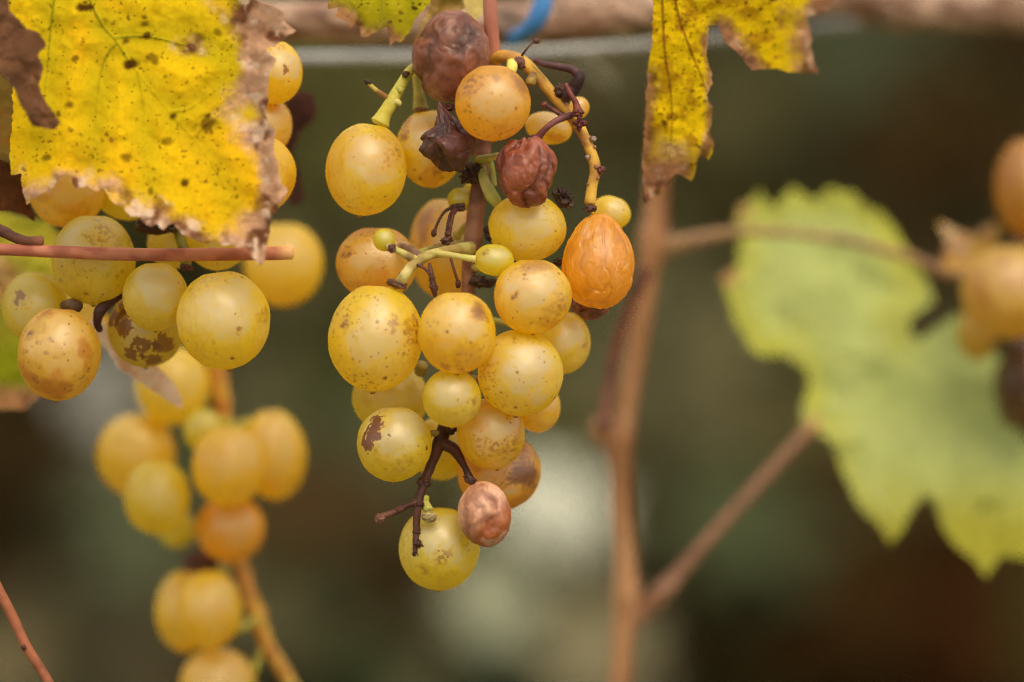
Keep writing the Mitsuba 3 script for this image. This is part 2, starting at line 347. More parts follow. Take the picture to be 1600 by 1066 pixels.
# ---- the bunch in focus: px, py, rx, ry, rot, mm behind, kind, options
A = tag('grape_bunch', 'sharp central bunch of golden grapes with several brown shrivelled berries, hanging from a pinkish stalk', 'grape bunch', 'bunches of grapes on the vine')
BR, PU = (112, 56, 26), (88, 56, 66)
rows = [
    (770, 161, 59, 60, 0, -14, 'amber', dict(specks=45, bruise=.45, marks=[(-.45, .55, .42, (150, 84, 44), .8, .75), (.75, .45, .40, (150, 90, 60), -.6, .6), (.1, .6, .16, (130, 74, 52), -.4, .6)])),
    (572, 265, 63, 73, 8, -2, 'pale', dict(specks=16, bruise=.35, marks=[(.78, .42, .15, (96, 46, 22), .5, .95), (.5, .3, .5, (214, 160, 110), .8, .4)])),
    (671, 232, 52, 61, -4, 7, 'gold', dict(specks=20, bruise=.5, marks=[(-.75, .42, .40, (130, 66, 30), -.9, .85), (.2, -.6, .2, (150, 84, 30), .8, .8)])),
    (824, 356, 61, 54, 0, -3, 'pale', dict(specks=14, bruise=.05)),
    (857, 200, 37, 25, 12, 6, 'tan', dict(specks=6, bruise=.8, level=4)),
    (905, 168, 16, 17, 0, 5, 'tan', dict(specks=2, level=4)),
    (832, 463, 61, 59, 0, -14, 'gold', dict(specks=60, bruise=.4, marks=[(.0, .85, .6, (190, 126, 74), -.8, .6), (.7, -.35, .45, (140, 86, 44), .9, .6), (-.45, .02, .16, (100, 48, 24), .9, .9)])),
    (955, 332, 31, 26, 18, 8, 'pale', dict(specks=6, level=4, bruise=.1)),
    (588, 412, 63, 58, 0, 4, 'tan', dict(specks=18, bruise=.6, marks=[(-.72, .25, .24, (110, 56, 28), .8, .85), (.3, .5, .6, (226, 200, 164), .8, .7)])),
    (694, 388, 55, 79, 0, 22, 'tan', dict(specks=8, bruise=.6, marks=[(-.55, .55, .5, (150, 84, 44), -.7, .75)])),
    (587, 528, 74, 84, 3, -12, 'pale', dict(specks=170, bruise=.12, marks=[(-.62, .22, .16, (116, 58, 30), .9, .85), (.85, .12, .4, (150, 88, 36), .95, .7), (.35, .2, .25, (176, 112, 52), .9, .6)])),
    (714, 520, 61, 65, 0, -18, 'gold', dict(specks=40, bruise=.3, marks=[(.62, .52, .36, (140, 68, 26), -.6, .85), (-.3, -.82, .18, (96, 44, 18), .7, .95)])),
    (813, 582, 67, 68, 6, -9, 'pale', dict(specks=120, bruise=.15, marks=[(-.75, .0, .4, (216, 150, 50), .6, .5)])),
    (880, 535, 43, 49, 0, 5, 'pale', dict(specks=8, bruise=.15, marks=[(.75, -.1, .3, (200, 140, 100), .8, .5)])),
    (706, 622, 46, 46, 0, -17, 'green', dict(specks=10, bruise=.25, marks=[(.8, -.1, .25, (170, 120, 40), .9, .7)])),
    (610, 622, 60, 56, 0, 9, 'olive', dict(specks=14, bruise=.45)),
    (616, 694, 59, 59, 0, -8, 'green', dict(specks=16, bruise=.3, marks=[(-.60, .36, .30, (104, 46, 18), 1.0, 1), (-.40, .62, .24, (104, 46, 18), 1.0, 1), (-.74, .05, .22, (110, 50, 20), 1.0, 1), (.2, -.5, .5, (200, 140, 30), .8, .4)])),
    (767, 677, 53, 57, -10, -4, 'gold', dict(specks=24, bruise=.5, marks=[(-.2, -.35, .5, (206, 164, 96), .9, .6), (.5, -.5, .5, (186, 116, 50), .8, .6)])),
    (840, 636, 36, 40, 0, 6, 'gold', dict(specks=8, bruise=.3)),
    (690, 700, 46, 50, 0, 12, 'green', dict(specks=14, bruise=.2)),
    (780, 738, 66, 60, -12, 8, 'amber', dict(specks=14, bruise=.7, marks=[(.50, -.12, .55, PU, -.8, .95), (.75, -.45, .35, (96, 50, 40), .8, .8), (.6, .5, .5, (206, 150, 120), -.8, .7)])),
    (686, 857, 63, 66, 0, 2, 'green', dict(specks=14, bruise=.25, marks=[(.1, -.1, .36, (196, 156, 62), .4, .8), (-.35, -.45, .2, (200, 150, 40), .7, .6)])),
    (772, 406, 31, 25, 6, -13, 'lime', dict(specks=8, bruise=.2, level=4, marks=[(-.45, .35, .28, (140, 92, 40), .5, .9)])),
    (600, 375, 17, 18, 0, -12, 'lime', dict(specks=3, bruise=.1, level=4)),
    (719, 312, 20, 19, 0, 4, 'lime', dict(specks=3, bruise=.3, level=4)),
    (741, 300, 19, 17, 0, 10, 'lime', dict(specks=3, bruise=.3, level=4)),
]
RA = [  # the shrivelled ones take part in the settling too
    (705, 87, 61, 72, 8, -4), (697, 215, 46, 52, 0, -9), (822, 268, 50, 56, 0, -13), (935, 408, 57, 75, 0, -5), (757, 804, 42, 52, -8, -8), (925, 474, 32, 26, -15, 9)]
dz = settle([r for r in rows] + RA)
for i, r in enumerate(rows):
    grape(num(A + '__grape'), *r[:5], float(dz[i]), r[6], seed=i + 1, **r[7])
zr = [float(x) for x in dz[len(rows):]]


def lab(key, text):
    labels[key] = {'label': text}


k = num(A + '__grape')
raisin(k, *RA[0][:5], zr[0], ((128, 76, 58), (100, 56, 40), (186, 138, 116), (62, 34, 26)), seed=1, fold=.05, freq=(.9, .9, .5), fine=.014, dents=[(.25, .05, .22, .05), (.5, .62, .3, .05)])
lab(k, 'large mauve-brown shrivelled berry at the top of the bunch')
k = num(A + '__grape')


def tear(v):
    z = v[:, 2]
    s_ = np.where(z > 0, 1 - 0.80 * np.clip(z, 0, 1) ** 0.8, 1.0)
    return np.stack([v[:, 0] * s_ - 0.22 * z + 0.12 * np.sin(3 * z), v[:, 1] * s_, z], 1)


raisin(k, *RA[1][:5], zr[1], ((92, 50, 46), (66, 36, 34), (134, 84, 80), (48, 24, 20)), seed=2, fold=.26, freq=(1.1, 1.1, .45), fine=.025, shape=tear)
lab(k, 'dark purple-brown dried-up berry, crumpled to a drop')
k = num(A + '__grape')
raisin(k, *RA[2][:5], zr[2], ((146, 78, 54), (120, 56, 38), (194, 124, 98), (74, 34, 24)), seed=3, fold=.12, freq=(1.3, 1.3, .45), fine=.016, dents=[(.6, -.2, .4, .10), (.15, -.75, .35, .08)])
lab(k, 'red-brown wrinkled raisin-like berry')
k = num(A + '__grape')


def egg(v):
    s_ = 1 - 0.16 * np.clip(v[:, 2], -1, 1)
    return np.stack([v[:, 0] * s_, v[:, 1] * s_, v[:, 2]], 1)


raisin(k, *RA[3][:5], zr[3], ((244, 142, 40), (244, 156, 48), (246, 204, 172), (206, 104, 40)), seed=4, fold=.022, freq=(2.6, 2.6, .40), fine=.008, shape=egg, bsdf='grape_skin')
lab(k, 'orange egg-shaped berry with long wrinkles')
k = num(A + '__grape')
raisin(k, *RA[4][:5], zr[4], ((216, 168, 140), (204, 150, 118), (234, 200, 180), (120, 60, 40)), seed=5, low=(160, 86, 40), fold=.018, freq=(.8, .8, .6), fine=.006, dents=[(.42, .38, .36, .15), (.25, -.28, .42, .15)])
lab(k, 'pinkish brown dented berry low in the bunch')
k = num(A + '__grape')
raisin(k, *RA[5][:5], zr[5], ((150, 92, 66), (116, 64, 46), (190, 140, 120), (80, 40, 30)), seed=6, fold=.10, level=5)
lab(k, 'small brown shrunken berry behind the orange wrinkled one')

# its stalk, branches, stalks of single berries
RED, DK, GRN, YEL = [(178, 116, 98), (150, 90, 74)], [(92, 56, 46), (66, 38, 30)], [(176, 178, 84), (196, 186, 110)], [(216, 172, 72), (200, 150, 58)]
st = [tube([(764, -40, -2, 11), (766, 20, -2, 11), (770, 80, 0, 12), (768, 110, 2, 14)], RED, bump=.03, stretch=.2, seed=3, per=14),
      tube([(768, 100, 2, 13), (760, 170, 4, 10), (756, 230, 4, 12), (748, 300, 3, 14), (742, 345, 3, 14), (738, 385, 3, 15), (732, 440, 4, 11), (732, 520, 5, 12), (724, 600, 5, 11), (700, 655, 3, 11)],
           [(128, 84, 66), (104, 66, 48), (150, 108, 86)], bump=.07, seed=4, per=12),
      tube([(705, 640, 3, 10), (692, 676, 0, 10), (676, 720, -2, 8.5), (662, 756, -4, 7), (653, 790, -5, 7), (650, 830, -5, 5), (651, 852, -5, 6), (650, 864, -5, 5)], [(88, 56, 44), (64, 38, 30)], bump=.16, seed=5, per=10), blob(661, 756, -4, 13, 10, 20, [(92, 58, 46), (60, 36, 30)], 6, rough=.5), blob(654, 788, -5, 11, 9, 0, [(84, 52, 42), (60, 36, 30)], 7, rough=.5), blob(651, 832, -5, 8, 8, 0, [(84, 52, 42), (60, 36, 30)], 10, rough=.5), blob(624, 796, -7, 8, 7, 0, [(110, 72, 60), (76, 44, 36)], 14, rough=.6),
      blob(654, 850, -6, 10, 8, 20, [(80, 50, 40), (50, 30, 24)], 2, rough=.7), blob(650, 864, -5, 7, 8, 0, [(70, 42, 34), (46, 28, 22)], 3, rough=.7),
      tube([(652, 784, -5, 5.5), (636, 790, -6, 4.5), (618, 800, -7, 5), (600, 806, -8, 5), (592, 812, -8, 7)], [(104, 66, 52), (72, 42, 34)], bump=.2, seed=6),
      blob(594, 811, -8, 10, 9, 0, [(134, 96, 78), (90, 52, 38)], 5, rough=.6),
      tube([(684, 690, -1, 8), (706, 700, -1, 9), (716, 712, -2, 7.5), (726, 730, -4, 5), (734, 748, -5, 7)], [(88, 54, 44), (64, 38, 32)], bump=.18, seed=7),
      blob(734, 750, -6, 13, 8, 30, [(84, 54, 50), (60, 38, 36)], 8, rough=.5),
      blob(706, 672, -3, 14, 9, 0, [(70, 40, 32), (40, 22, 18)], 9, rough=.6),
      blob(742, 272, 0, 20, 20, 0, [(92, 66, 52), (54, 36, 28)], 11, rough=.7),
      blob(728, 276, -1, 10, 14, 0, [(70, 44, 36), (44, 26, 22)], 12, rough=.7)]
put(A + '__stem', join(st), 'stem_bark')
br = [tube([(772, 92, 0, 11), (790, 88, -3, 10), (815, 96, -4, 10), (838, 118, -4, 9.5), (862, 146, -4, 9), (884, 172, -4, 9), (903, 196, -4, 9), (916, 220, -4, 8), (926, 246, -4, 9), (930, 268, -4, 9), (925, 292, -4, 8.5), (922, 318, -4, 9)],
           YEL + [(176, 128, 64)], bump=.06, seed=8, per=10, warts=14, wart_col=(150, 104, 80)),
      blob(812, 98, -5, 13, 9, 40, [(112, 74, 66), (80, 50, 46)], 13, rough=.3), blob(940, 266, -5, 8, 8, 0, [(120, 70, 66), (80, 44, 44)], 15, rough=.5),
      blob(927, 217, -5, 6, 5, 0, [(170, 150, 140), (110, 84, 80)], 16), blob(918, 246, -5, 5, 5, 0, [(160, 140, 130), (100, 74, 70)], 17)]
put(A + '__branch', join(br), 'stem_bark'); lab(A + '__branch', 'yellow side branch with dark warts')
k = num(A + '__branch')
put(k, join([tube([(736, 388, 1, 11), (712, 390, -3, 9), (690, 394, -7, 8), (668, 400, -10, 8), (648, 412, -13, 8), (634, 428, -15, 8), (624, 446, -13, 10)], [(190, 184, 108), (206, 196, 130), (160, 140, 80)], bump=.09, seed=9, per=10, warts=5, wart_col=(110, 74, 50)),
             tube([(650, 408, -12, 8), (630, 396, -14, 5), (612, 388, -14, 5), (603, 382, -13, 5)], GRN + [(120, 84, 60)], bump=.12, seed=10),
             tube([(676, 396, -8, 6), (700, 398, -11, 5), (722, 402, -13, 5), (742, 405, -14, 6)], GRN, bump=.06, seed=11),
             tube([(656, 402, -11, 7), (640, 390, -8, 8), (628, 384, -4, 8)], [(180, 170, 120), (120, 90, 74)], bump=.15, seed=12),
             blob(612, 388, -15, 9, 8, 0, [(110, 74, 60), (76, 46, 36)], 21, rough=.6), blob(620, 444, -14, 20, 8, 18, [(116, 84, 66), (80, 52, 40)], 22, rough=.5)]), 'stem_bark')
lab(k, 'pale green side branch across the middle of the bunch')
for pts, cols, extra in (
    ([(660, 100, 2, 8), (640, 112, 0, 8), (624, 138, -1, 9), (612, 160, -2, 10), (600, 180, -2, 12), (594, 192, -2, 16)], [(196, 186, 76), (178, 170, 80)],
     [tube([(604, 152, -2, 4), (592, 144, -3, 4), (582, 136, -3, 3.5), (574, 128, -3, 4)], [(190, 170, 80), (150, 110, 70)], seed=14), blob(575, 129, -3, 8, 5, 35, [(70, 46, 40), (40, 26, 22)], 23),
      blob(634, 116, -2, 7, 6, 0, [(90, 60, 40), (60, 36, 24)], 24), tube([(612, 156, -2, 5), (622, 160, -3, 5), (626, 164, -3, 3)], GRN, seed=15), tube([(622, 138, -2, 5), (628, 142, -3, 4)], GRN, seed=16)]),
    ([(648, 100, 6, 7), (652, 130, 6, 7), (655, 150, 6, 9), (658, 172, 6, 13)], [(190, 180, 84), (168, 150, 70)], [blob(658, 172, 5, 14, 5, 0, [(130, 94, 60), (100, 66, 40)], 25)]),
    ([(800, 98, -4, 9), (800, 106, -7, 9), (797, 114, -9, 8)], [(206, 198, 84), (220, 206, 100)], []),
    ([(833, 116, -5, 6), (830, 126, -6, 8), (827, 132, -6, 7)], [(176, 146, 70), (110, 76, 46)], []),
    ([(752, 262, 0, 7), (756, 280, -2, 8), (768, 305, -3, 10), (778, 318, -3, 8)], GRN, []),
    ([(764, 250, -1, 6), (770, 268, -2, 4), (772, 290, -2, 5)], GRN, []),
    ([(748, 250, 0, 7), (762, 247, -3, 6), (778, 244, -6, 6)], GRN, []),
    ([(664, 776, -4, 7), (664, 786, -4, 7), (670, 798, -5, 8)], GRN, [blob(671, 808, -7, 13, 10, 0, [(176, 170, 96), (130, 100, 90)], 27, rough=.15)]),
    ([(840, 216, -8, 7), (850, 204, -9, 5), (864, 192, -9, 5), (880, 184, -8, 6), (892, 180, -6, 6)], [(124, 74, 74), (92, 54, 56)], [blob(838, 216, -9, 11, 6, 20, [(110, 60, 56), (76, 40, 40)], 28, rough=.6)]),
    ([(660, 570, -2, 9), (656, 582, 0, 9)], [(150, 140, 80), (90, 60, 44)], []),
    ([(745, 470, 4, 9), (755, 490, 4, 12), (764, 510, 4, 12)], [(150, 150, 80), (120, 120, 64)], []),
):
    put(num(A + '__pedicel'), join([tube(pts, cols, bump=.07, seed=len(scene), per=10)] + extra), 'stem_bark')
axis = spline([(768, 100, 2, 0), (760, 170, 4, 0), (748, 300, 3, 0), (738, 385, 3, 0), (732, 520, 5, 0), (724, 600, 5, 0), (692, 676, 0, 0), (662, 756, -4, 0)], 20)
for i in (0, 3, 6, 8, 9, 11, 12, 13, 14, 15, 16, 17, 18, 19, 20):       # the berries whose stalks are mostly hidden
    g = np.array([rows[i][0], rows[i][1], dz[i]]); rr = 0.5 * (rows[i][2] + rows[i][3])
    w_ = np.hypot(axis[:, 0] - g[0], axis[:, 1] - (g[1] - 0.7 * rr)); e = axis[np.argmin(w_)][:3]
    u_ = (e - g) * [S * 1000, S * 1000, 1]; u_ /= np.linalg.norm(u_)
    a0 = g + u_ * rr * S * 1000 * 0.93 / np.array([S * 1000, S * 1000, 1]); a1 = 0.5 * (a0 + e) - np.array([0, 6, 0])
    put(num(A + '__pedicel'), tube([(*a0, 9), (*(0.7 * a0 + 0.3 * a1), 6), (*a1, 5), (*e, 6)], [(170, 166, 84), (140, 116, 70)], bump=.08, seed=200 + i), 'stem_bark')
# dried-up flower stalks and tendrils, each with its black bud
dry = [
    [tube([(816, 86, -5, 2), (822, 78, -6, 1.6), (831, 68, -6, 1.6), (836, 66, -6, 2)], DK, seed=31), blob(838, 65, -6, 6, 5, 0, DK, 31)],
    [tube([(836, 94, -6, 4), (850, 100, -7, 5), (872, 104, -7, 5.5), (892, 108, -7, 7), (902, 116, -7, 8)], [(100, 62, 62), (72, 44, 46)], bump=.14, seed=32), tube([(904, 112, -7, 8), (904, 124, -7, 10), (896, 136, -6, 12), (888, 146, -6, 11), (884, 156, -5, 6)], [(92, 62, 72), (70, 46, 54), (50, 30, 32)], bump=.2, seed=33)],
    [tube([(884, 132, -7, 3.5), (892, 148, -8, 4), (900, 162, -8, 5), (903, 180, -8, 8)], [(150, 80, 70), (112, 58, 50)], bump=.1, seed=34), blob(903, 176, -8, 11, 10, 0, [(112, 50, 50), (70, 30, 30)], 33, rough=.7), blob(905, 192, -8, 12, 13, 0, [(120, 52, 50), (64, 26, 28)], 34, rough=.8)],
    [tube([(852, 164, -3, 3.5), (862, 170, -4, 3.5), (874, 178, -5, 4), (884, 184, -5, 6)], [(120, 80, 70), (90, 56, 54)], seed=35), blob(851, 164, -3, 6, 6, 0, [(140, 84, 70), (96, 50, 44)], 35)],
    [blob(874, 142, -5, 11, 13, 0, [(84, 54, 48), (50, 30, 26)], 36, rough=.6)],
    [blob(880, 308, -3, 18, 22, -30, [(70, 46, 40), (36, 22, 20)], 37, rough=.9, level=4), blob(891, 318, -4, 8, 9, 0, [(110, 84, 74), (50, 30, 28)], 38, rough=.8)],
    [tube([(712, 322, -1, 3), (696, 330, -2, 2.5), (686, 344, -3, 2.2), (680, 358, -3, 2.5)], DK, seed=37), blob(678, 364, -3, 5.5, 8, 10, DK, 39)],
    [tube([(712, 324, -1, 3), (704, 334, -3, 2.5), (700, 350, -4, 2.4), (699, 362, -4, 3)], DK, seed=38), blob(700, 366, -4, 6, 7, 0, DK, 40)],
    [tube([(716, 324, -1, 3), (708, 336, -3, 3), (705, 352, -4, 2.4), (702, 366, -4, 3)], DK, seed=39), blob(698, 376, -4, 12, 9, 0, [(96, 62, 50), (60, 36, 30)], 41, rough=.6)],
    [tube([(652, 414, -14, 2.4), (664, 420, -14, 2.2), (672, 430, -14, 2.4)], DK, seed=40), blob(675, 434, -14, 6, 9, 10, DK, 42, rough=.6), blob(678, 448, -14, 8, 9, 0, DK, 43, rough=.6), tube([(671, 412, -13, 3), (674, 430, -14, 5), (678, 450, -14, 6), (680, 464, -14, 3)], DK, bump=.25, seed=41)],
    [tube([(704, 402, -5, 2), (709, 420, -6, 2.2), (714, 436, -6, 2.4)], DK, seed=42), blob(716, 444, -6, 5, 8, 0, DK, 44)],
    [blob(748, 440, 1, 22, 13, 0, [(80, 56, 44), (48, 32, 26)], 45, rough=.8), blob(768, 442, 0, 10, 7, 0, [(80, 56, 44), (48, 32, 26)], 46, rough=.8)],
    [blob(762, 366, -4, 7, 14, -15, [(54, 36, 32), (30, 18, 16)], 47, rough=.6)], [blob(872, 410, -4, 9, 8, 0, [(60, 40, 34), (30, 18, 16)], 48, rough=.6)],
    [blob(716, 324, -1, 15, 8, 0, [(92, 66, 56), (58, 36, 32)], 49, rough=.6)], [blob(923, 326, -6, 13, 7, 0, [(86, 56, 46), (50, 30, 26)], 50, rough=.5)],
    [blob(702, 168, -6, 13, 8, 0, [(96, 54, 46), (60, 32, 28)], 51, rough=.5)]]
for parts in dry:
    put(num(A + '__dry_stalk'), join(parts), 'stem_bark')

# ---- the bunch under the big leaf
B = tag('grape_bunch_001', 'bunch of olive and yellow grapes half hidden under the big yellow leaf at left', 'grape bunch', 'bunches of grapes on the vine')
rowsB = [
    (430, 113, 43, 50, 0, 4, 'gold', dict(specks=8, bruise=.3, marks=[(.45, .0, .16, (130, 64, 20), 1.0, .9), (.1, .75, .4, (150, 94, 40), .8, .6)])),
    (413, 196, 44, 48, 0, 8, 'tan', dict(specks=8, bruise=.5)),
    (402, 272, 61, 62, 0, 3, 'gold', dict(specks=8, bruise=.3)),
    (105, 300, 60, 56, 0, 10, 'tan', dict(specks=8, bruise=.5)),
    (200, 306, 50, 38, 0, 14, 'olive', dict(specks=8, bruise=.2)),
    (146, 406, 65, 71, 0, 2, 'olive', dict(specks=24, bruise=.25, marks=[(-.1, -.75, .10, (90, 54, 30), .3, .9), (.1, .62, .5, (176, 132, 60), .8, .6)])),
    (54, 480, 51, 56, 0, 8, 'olive', dict(specks=10, bruise=.2, marks=[(-.4, .3, .22, (140, 96, 40), 1.0, .8), (-.2, .0, .3, (160, 120, 60), .9, .5)])),
    (92, 553, 65, 73, 3, -6, 'tan', dict(specks=24, bruise=.9, bloom=.6, dim=.8, marks=[(-.65, .40, .16, (104, 56, 34), .3, .9), (-.1, .28, .10, (120, 64, 40), .3, .8), (-.45, -.55, .13, (104, 56, 34), .3, .9)])),
    (243, 463, 51, 54, 0, -6, 'green', dict(specks=8, bruise=.1)),
    (228, 514, 60, 60, 0, 7, 'olive', dict(specks=20, bruise=.6, marks=[(-.5, .1, .3, (92, 50, 26), 1., .9), (0, -.4, .3, (92, 50, 26), 1., .9), (.5, -.4, .28, (92, 50, 26), 1., .85), (-.3, -.7, .25, (92, 50, 26), 1., .9), (.2, -.8, .25, (84, 46, 22), 1., .85), (-.8, .4, .3, (92, 50, 26), 1., .9)])),
    (349, 500, 73, 78, -8, -8, 'pale', dict(specks=14, bruise=.15, marks=[(.35, -.25, .11, (130, 64, 26), .4, .9), (.36, -.42, .06, (130, 64, 26), .3, .9), (.9, -.1, .3, (150, 84, 24), .8, .7)])),
    (340, 372, 52, 50, 0, 6, 'green', dict(specks=8, bruise=.2)),
    (270, 380, 40, 40, 0, 16, 'olive', dict(specks=8, bruise=.2)),
]
dz = settle(rowsB)
for i, r in enumerate(rowsB):
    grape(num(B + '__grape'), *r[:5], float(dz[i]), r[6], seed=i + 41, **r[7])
lab(B + '__grape_009', 'dark berry covered by a brown net of cracks')
put(B + '__stem', join([tube([(330, 200, 18, 10), (300, 280, 16, 11), (275, 340, 8, 12), (250, 355, 2, 12), (215, 352, 2, 10)], [(120, 100, 50), (70, 46, 34)], bump=.15, seed=61),
                        tube([(275, 340, 8, 10), (285, 380, 4, 9), (290, 412, 0, 9)], [(150, 150, 70), (110, 90, 50)], bump=.1, seed=62), blob(292, 418, -3, 12, 7, 0, DK, 60, rough=.6),
                        blob(256, 352, -2, 24, 13, 10, [(84, 62, 44), (46, 30, 22)], 62, rough=.9, level=4), blob(226, 346, -2, 18, 11, -8, [(70, 48, 36), (40, 24, 20)], 63, rough=.9), blob(284, 352, -4, 14, 9, 0, [(150, 130, 60), (80, 60, 40)], 64, rough=.8)]), 'stem_bark')
put(B + '__dry_stalk', join([tube([(186, 462, 2, 7), (166, 476, 0, 8), (156, 486, -1, 9), (152, 504, 0, 7), (156, 516, 2, 5)], [(70, 44, 40), (44, 26, 26)], bump=.12, seed=63)]), 'stem_bark')
put(B + '__pedicel', join([tube([(100, 478, 2, 8), (112, 476, 0, 9), (122, 480, -2, 10)], [(110, 84, 50), (80, 56, 36)], bump=.15, seed=64)]), 'stem_bark')

# ---- the soft bunch behind it, low at left
Cb = tag('grape_bunch_002', 'blurred bunch of golden grapes hanging low at left behind the sharp ones', 'grape bunch', 'bunches of grapes on the vine')
rowsC = [(443, 413, 62, 66, 0, 74, 'gold'), (270, 602, 58, 62, 0, 80, 'pale'), (213, 711, 62, 66, 0, 84, 'gold'), (245, 777, 52, 58, 0, 67, 'green'), (318, 672, 32, 34, 0, 74, 'lime'), (357, 729, 57, 64, 0, 64, 'gold'),
         (428, 710, 51, 72, -6, 78, 'gold'), (360, 826, 54, 52, 0, 74, 'amber'), (276, 826, 30, 30, 0, 86, 'lime'), (290, 955, 48, 64, 0, 82, 'gold'), (328, 952, 50, 62, 0, 68, 'gold'), (340, 1072, 60, 60, 0, 76, 'tan')]
dz = settle(rowsC)
for i, r in enumerate(rowsC):
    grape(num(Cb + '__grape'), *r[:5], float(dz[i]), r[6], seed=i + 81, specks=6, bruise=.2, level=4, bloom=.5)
put(Cb + '__stem', join([tube([(350, 480, 85, 12), (340, 560, 81, 14), (346, 620, 81, 14), (352, 680, 83, 12), (350, 780, 87, 12), (372, 870, 83, 12), (388, 920, 81, 12), (402, 962, 81, 13), (420, 1010, 81, 11), (450, 1060, 81, 11), (470, 1100, 81, 10)], [(196, 140, 62), (170, 110, 56), (210, 164, 70)], bump=.1, seed=71, per=10, warts=24, wart_col=(200, 160, 70))]), 'stem_bark')
for pts in ([(352, 880, 81, 8), (346, 900, 77, 8), (340, 915, 75, 8)], [(404, 960, 81, 6), (388, 975, 77, 6), (372, 985, 75, 6)], [(416, 1000, 81, 6), (400, 1040, 81, 6), (390, 1066, 81, 6)], [(350, 660, 81, 9), (368, 668, 77, 9), (390, 660, 77, 9)]):
    put(num(Cb + '__pedicel'), tube(pts, [(190, 190, 90), (170, 160, 70)], seed=len(scene)), 'stem_bark')
k = num(Cb + '__grape'); raisin(k, 312, 880, 28, 22, 0, 84, ((96, 52, 34), (70, 36, 24), (120, 70, 50), (50, 26, 18)), seed=9, fold=.2, level=4); lab(k, 'small dark dried berry above the lowest berries')

# ---- the bunch at the right edge
Db = tag('grape_bunch_003', 'very blurred bunch of orange grapes at the right edge of the picture', 'grape bunch', 'bunches of grapes on the vine')
rowsD = [(1602, 293, 48, 78, 0, 112, 'brown'), (1578, 456, 76, 74, 0, 104, 'tan'), (1528, 520, 32, 42, 0, 120, 'gold')]  # shade on this bunch is put into the berry colours, dim included
raisin(num(Db + '__grape'), 1604, 600, 54, 80, 0, 122, ((92, 60, 30), (74, 44, 20), (120, 84, 44), (50, 30, 16)), seed=12, fold=.1, freq=(1.2, 1.2, .5), level=4)
dz = settle(rowsD)
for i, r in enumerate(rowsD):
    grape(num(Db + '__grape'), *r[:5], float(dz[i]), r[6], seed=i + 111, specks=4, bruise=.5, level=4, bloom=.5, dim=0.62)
put(Db + '__stem', join([tube([(1018, 400, 118, 11), (1050, 386, 116, 14), (1080, 377, 114, 13), (1160, 362, 114, 7.5), (1300, 372, 116, 7), (1420, 402, 120, 8), (1500, 428, 122, 10), (1580, 400, 124, 14), (1640, 330, 126, 14)], [(152, 120, 88), (128, 96, 72), (160, 130, 84)], bump=.05, seed=81, per=10),
                         tube([(1600, 380, 124, 8), (1600, 340, 120, 8), (1600, 330, 112, 8)], [(160, 120, 80), (130, 90, 60)], seed=82), tube([(1570, 405, 124, 7), (1574, 400, 110, 7)], [(160, 120, 80), (130, 90, 60)], seed=83)]), 'stem_bark')


